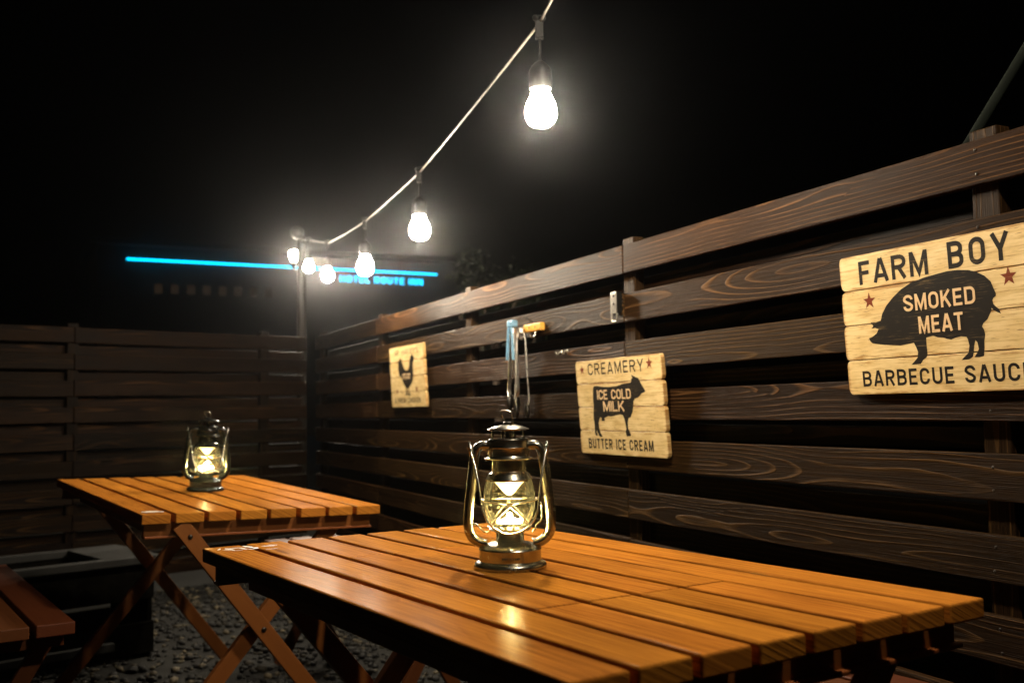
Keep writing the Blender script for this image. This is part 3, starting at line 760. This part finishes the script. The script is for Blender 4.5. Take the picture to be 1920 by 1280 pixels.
lantern((-.0085, 1.638, EYE-.255+.0005), .03, M_BRONZE, 'bronze metal hurricane lantern, lit, standing on the front table')
lx, ly = -.3061*3.25, 3.25
lz = EYE-.245-.0403*(lx+1.001)+.00735*(ly-3.2517)
o = lantern((lx, ly, lz+.0008), .35, M_BLACK, 'black enamel hurricane lantern, lit, standing on the back table')
o.rotation_euler = (q.to_matrix() @ Matrix.Rotation(.38, 3, 'Z')).to_euler()

# ------------------------------------------------------------------ light string and its pole
PX, PY = -1.767, 8.4
root = tag(empty('wooden_pole', (PX, PY, 0)), 'tall grey pole beyond the fence corner that carries the light string', 'pole')
a = MB(); a.lathe([(.0001,0),(.041,0),(.037,2.42),(.034,2.44),(.0001,2.445)], 24); a.build('shaft', M_POLE, root, sharp=40)
a = MB(); a.ball((-.03, -.03, 2.47), .06, 8, (1, 1, .9)); a.tube([(.0,-.04,2.40),(.035,-.05,2.38),(.09,-.08,2.36)], .012, 8); a.build('insulator', M_RUBBER, root)

string = tag(empty('light_string', (PX, PY, 0)), 'string of six glowing bulbs on a cable running overhead to the pole', 'string lights')
bulbs = [(.485, 1.03, 1.05), (.0778, 2.35, .709), (-.335, 3.675, .670), (-.673, 4.6, .668), (-1.197, 6.5, .892), (-1.573, 7.75, 1.132)]
org = Vector((PX, PY, 0))
clips = []
for i, (x, y, z) in enumerate(bulbs):
    cp = Vector((x, y, z+.212+EYE))-org; clips.append(cp)
    bc = Vector((x, y, z+EYE))-org
    d_ = MB(); d_.tube([cp+Vector((0, 0, -.02)), cp+Vector((.001, .0, -.06)), bc+Vector((0, 0, .118))], .0034, 8)
    d_.lathe([(.0001,.122),(.006,.121),(.012,.117),(.021,.108),(.0265,.098),(.0275,.092),(.0275,.054),(.0262,.0515),(.0225,.051),(.0001,.051)], 28, bc)
    so = d_.build('socket', M_RUBBER, string, sharp=40)
    b_ = MB()
    b_.lathe([(.0195,.0560),(.0200,.048),(.0218,.040),(.0265,.031),(.0325,.020),(.0362,.008),(.0375,-.003),(.0370,-.013),(.0340,-.023),(.0285,-.031),(.020,-.0370),(.010,-.0398),(.0001,-.0405)], 28, bc)
    b_.build('bulb', M_BULB, so)
    k_ = MB(); k_.box(cp+Vector((0, 0, -.012)), (.020, .020, .050), 2); k_.tube([cp+Vector((-.012, -.012, .010)), cp+Vector((.012, .012, .018))], .008, 8)
    k_.build('clip', M_RUBBER, so, .002)
# last bulb past the pole, turned upwards
bc = Vector((-.2180*8.75, 8.75, .1583*8.75+EYE))-org
d_ = MB(); d_.lathe([(.0001,-.12),(.012,-.117),(.021,-.108),(.0275,-.092),(.0275,-.060),(.020,-.0565),(.0001,-.0565)], 24, bc)
d_.tube([bc+Vector((0,0,-.12)), bc+Vector((.05,-.1,-.16)), Vector((.0,.03,2.25))], .0034, 8)
so = d_.build('socket', M_RUBBER, string, sharp=40)
b_ = MB(); b_.lathe([(.0195,-.0560),(.0205,-.042),(.0300,-.022),(.0350,-.010),(.0375,.003),(.0340,.023),(.0285,.031),(.010,.0398),(.0001,.0405)], 24, bc); b_.build('bulb', M_BULB, so)
ends = [Vector((.89, -.29, 1.97+EYE))-org] + clips + [Vector((.0, -.04, .1735*8.36+EYE))]
cb = MB(); path = []
for a_, b_ in zip(ends[:-1], ends[1:]):
    for k in range(10):
        f = k/10; p = a_.lerp(b_, f); p.z -= .005*4*f*(1-f)*(a_-b_).length/1.4; path.append(p)
path.append(ends[-1])
cb.tube(path, .0034, 8, flat=.6); cb.build('cable', M_CABLE, string)

# leaning tube far right
a = MB(); p0 = nn*1.533+tt*1.345; p0.z = EYE+.42; p1 = Vector((1.018, 1.95, .678+EYE)); pt = p0+(p1-p0)*6
a.tube([p0, p0.lerp(pt, .5), pt], .0095, 16)
tag(a.build('leaning_tube', M_GREEN), 'dark leaning tube rising from behind the top fence slat by the pig sign', 'tube')

# ------------------------------------------------------------------ hotel far behind
A = Vector((-14.8, 38.3, 0)); B = Vector((-3.33, 44.15, 0)); dv = (B-A); Lh = dv.length
hr = tag(empty('hotel_building', A, (0, 0, math.atan2(dv.y, dv.x))), 'unlit hotel building far behind with a blue neon line and blue letters', 'building')
a = MB(); a.box((Lh/2, 5.06, 3.75), (Lh+2, 10, 7.5), 0); a.build('wall', M_WALL, hr)
a = MB(); a.box((Lh/2, 5.0, 7.6), (Lh+2.6, 10.6, .2), 0); a.build('roof_edge', M_WALL, hr)
a = MB(); a.tube([(0, -.12, 6+EYE), (Lh*.5, -.12, 6+EYE), (Lh, -.12, 6+EYE)], .035, 10); a.build('neon_tube', M_NEON, hr)
for P, F in text_mesh('HOTEL ROUTE INN', .6586*Lh, .948*Lh, 5.50+EYE, 5.755+EYE, -.10, .145, .05, .36):
    a = MB(); a.poly(P, F); a.build('lettering', M_NEON, hr)
for k in range(8):
    x = Lh*(.092+k*.0475)
    f_ = MB(); f_.box((x, .05, 4.92+EYE), (.42, .06, .52), 0); fr_ = f_.build('window', M_WALL, hr)
    p_ = MB(); p_.box((x, .015, 4.92+EYE), (.30, .02, .38), 0); p_.build('pane', M_WINDOW, fr_)

# ------------------------------------------------------------------ bush-like tree behind the fence
root = tag(empty('young_tree', (-.15, 9.2, 0)), 'dark leafy tree crown barely seen above the middle of the fence', 'tree')
a = MB(); a.tube([(0,0,0),(.02,.01,.9),(-.03,.02,1.7)], [.05,.04,.02], 10)
for k in range(6):
    q_ = k*1.1; a.tube([(.0,.0,1.0+k*.1),(.25*math.cos(q_),.25*math.sin(q_),1.4+k*.1),(.45*math.cos(q_),.45*math.sin(q_),1.75+k*.08)], [.02,.014,.006], 6)
a.build('trunk', M_BARK, root)
a = MB(); rnd = random.Random(3)
cl = [(rnd.uniform(-.45,.45), rnd.uniform(-.45,.45), rnd.uniform(1.25,2.3), rnd.uniform(.12,.26)) for _ in range(26)]
for (x, y, z, r) in cl:
    for k in range(70):
        p = Vector((rnd.gauss(0,1), rnd.gauss(0,1), rnd.gauss(0,1))).normalized()*r*rnd.uniform(.5,1.05)+Vector((x,y,z))
        d1 = Vector((rnd.uniform(-1,1), rnd.uniform(-1,1), rnd.uniform(-.6,.3))).normalized(); d2 = d1.cross(Vector((rnd.uniform(-1,1),rnd.uniform(-1,1),1))).normalized()
        l_ = rnd.uniform(.03,.055)
        a.poly([p, p+d1*l_*.5+d2*l_*.28, p+d1*l_, p+d1*l_*.5-d2*l_*.28], [(0,1,2,3)])
a.build('crown', M_LEAF, root)

# ------------------------------------------------------------------ gravel
a = MB(); rnd = random.Random(11)
ico = bmesh.new(); bmesh.ops.create_icosphere(ico, subdivisions=1, radius=1); ico.verts.index_update()
iv = [v.co.copy() for v in ico.verts]; fi = [[v.index for v in f.verts] for f in ico.faces]; ico.free()
V = []; F = []; cnt = 0
while cnt < 8000:
    x, y = rnd.uniform(-2.0, .5), rnd.uniform(1.5, 6.2)
    if n2.x*x+n2.y*y > 5.35: continue
    r = rnd.choice((.006, .008, .009, .011, .013, .017)) * rnd.uniform(.8, 1.3)
    sx, sy, sz = rnd.uniform(.8, 1.5), rnd.uniform(.7, 1.1), rnd.uniform(.45, .8); az = rnd.uniform(0, 6.28)
    c_, s_ = math.cos(az), math.sin(az); b0 = len(V)
    for v in iv:
        j = rnd.uniform(.82, 1.15); vx, vy, vz = v.x*sx*r*j, v.y*sy*r*j, v.z*sz*r*j
        V.append((x+vx*c_-vy*s_, y+vx*s_+vy*c_, r*sz*.55+vz))
    F += [[b0+k for k in f] for f in fi]; cnt += 1
me = bpy.data.meshes.new('gravel'); me.from_pydata(V, [], F); me.polygons.foreach_set('use_smooth', [True]*len(F)); me.materials.append(stone_mat())
o = bpy.data.objects.new('gravel', me); C.objects.link(o)
tag(o, 'pale and grey gravel stones scattered on the dark ground under the tables', 'gravel', kind='stuff')

# ------------------------------------------------------------------ thin night haze round the lamps
a = MB(); a.box((0, 15, 7.0), (156, 156, 16.0), 0)
hm = bpy.data.materials.new('thin haze'); hm.use_nodes = True; t = hm.node_tree
t.nodes.remove(t.nodes['Principled BSDF'])
pv = N(t, 'ShaderNodeVolumePrincipled'); pv.inputs['Color'].default_value = (.93,.95,1,1); pv.inputs['Density'].default_value = HAZE
pv.inputs['Anisotropy'].default_value = .968
t.links.new(pv.outputs[0], t.nodes['Material Output'].inputs['Volume'])
hz = a.build('haze', hm); tag(hz, 'thin night haze glowing round the bulbs', 'haze', kind='stuff')
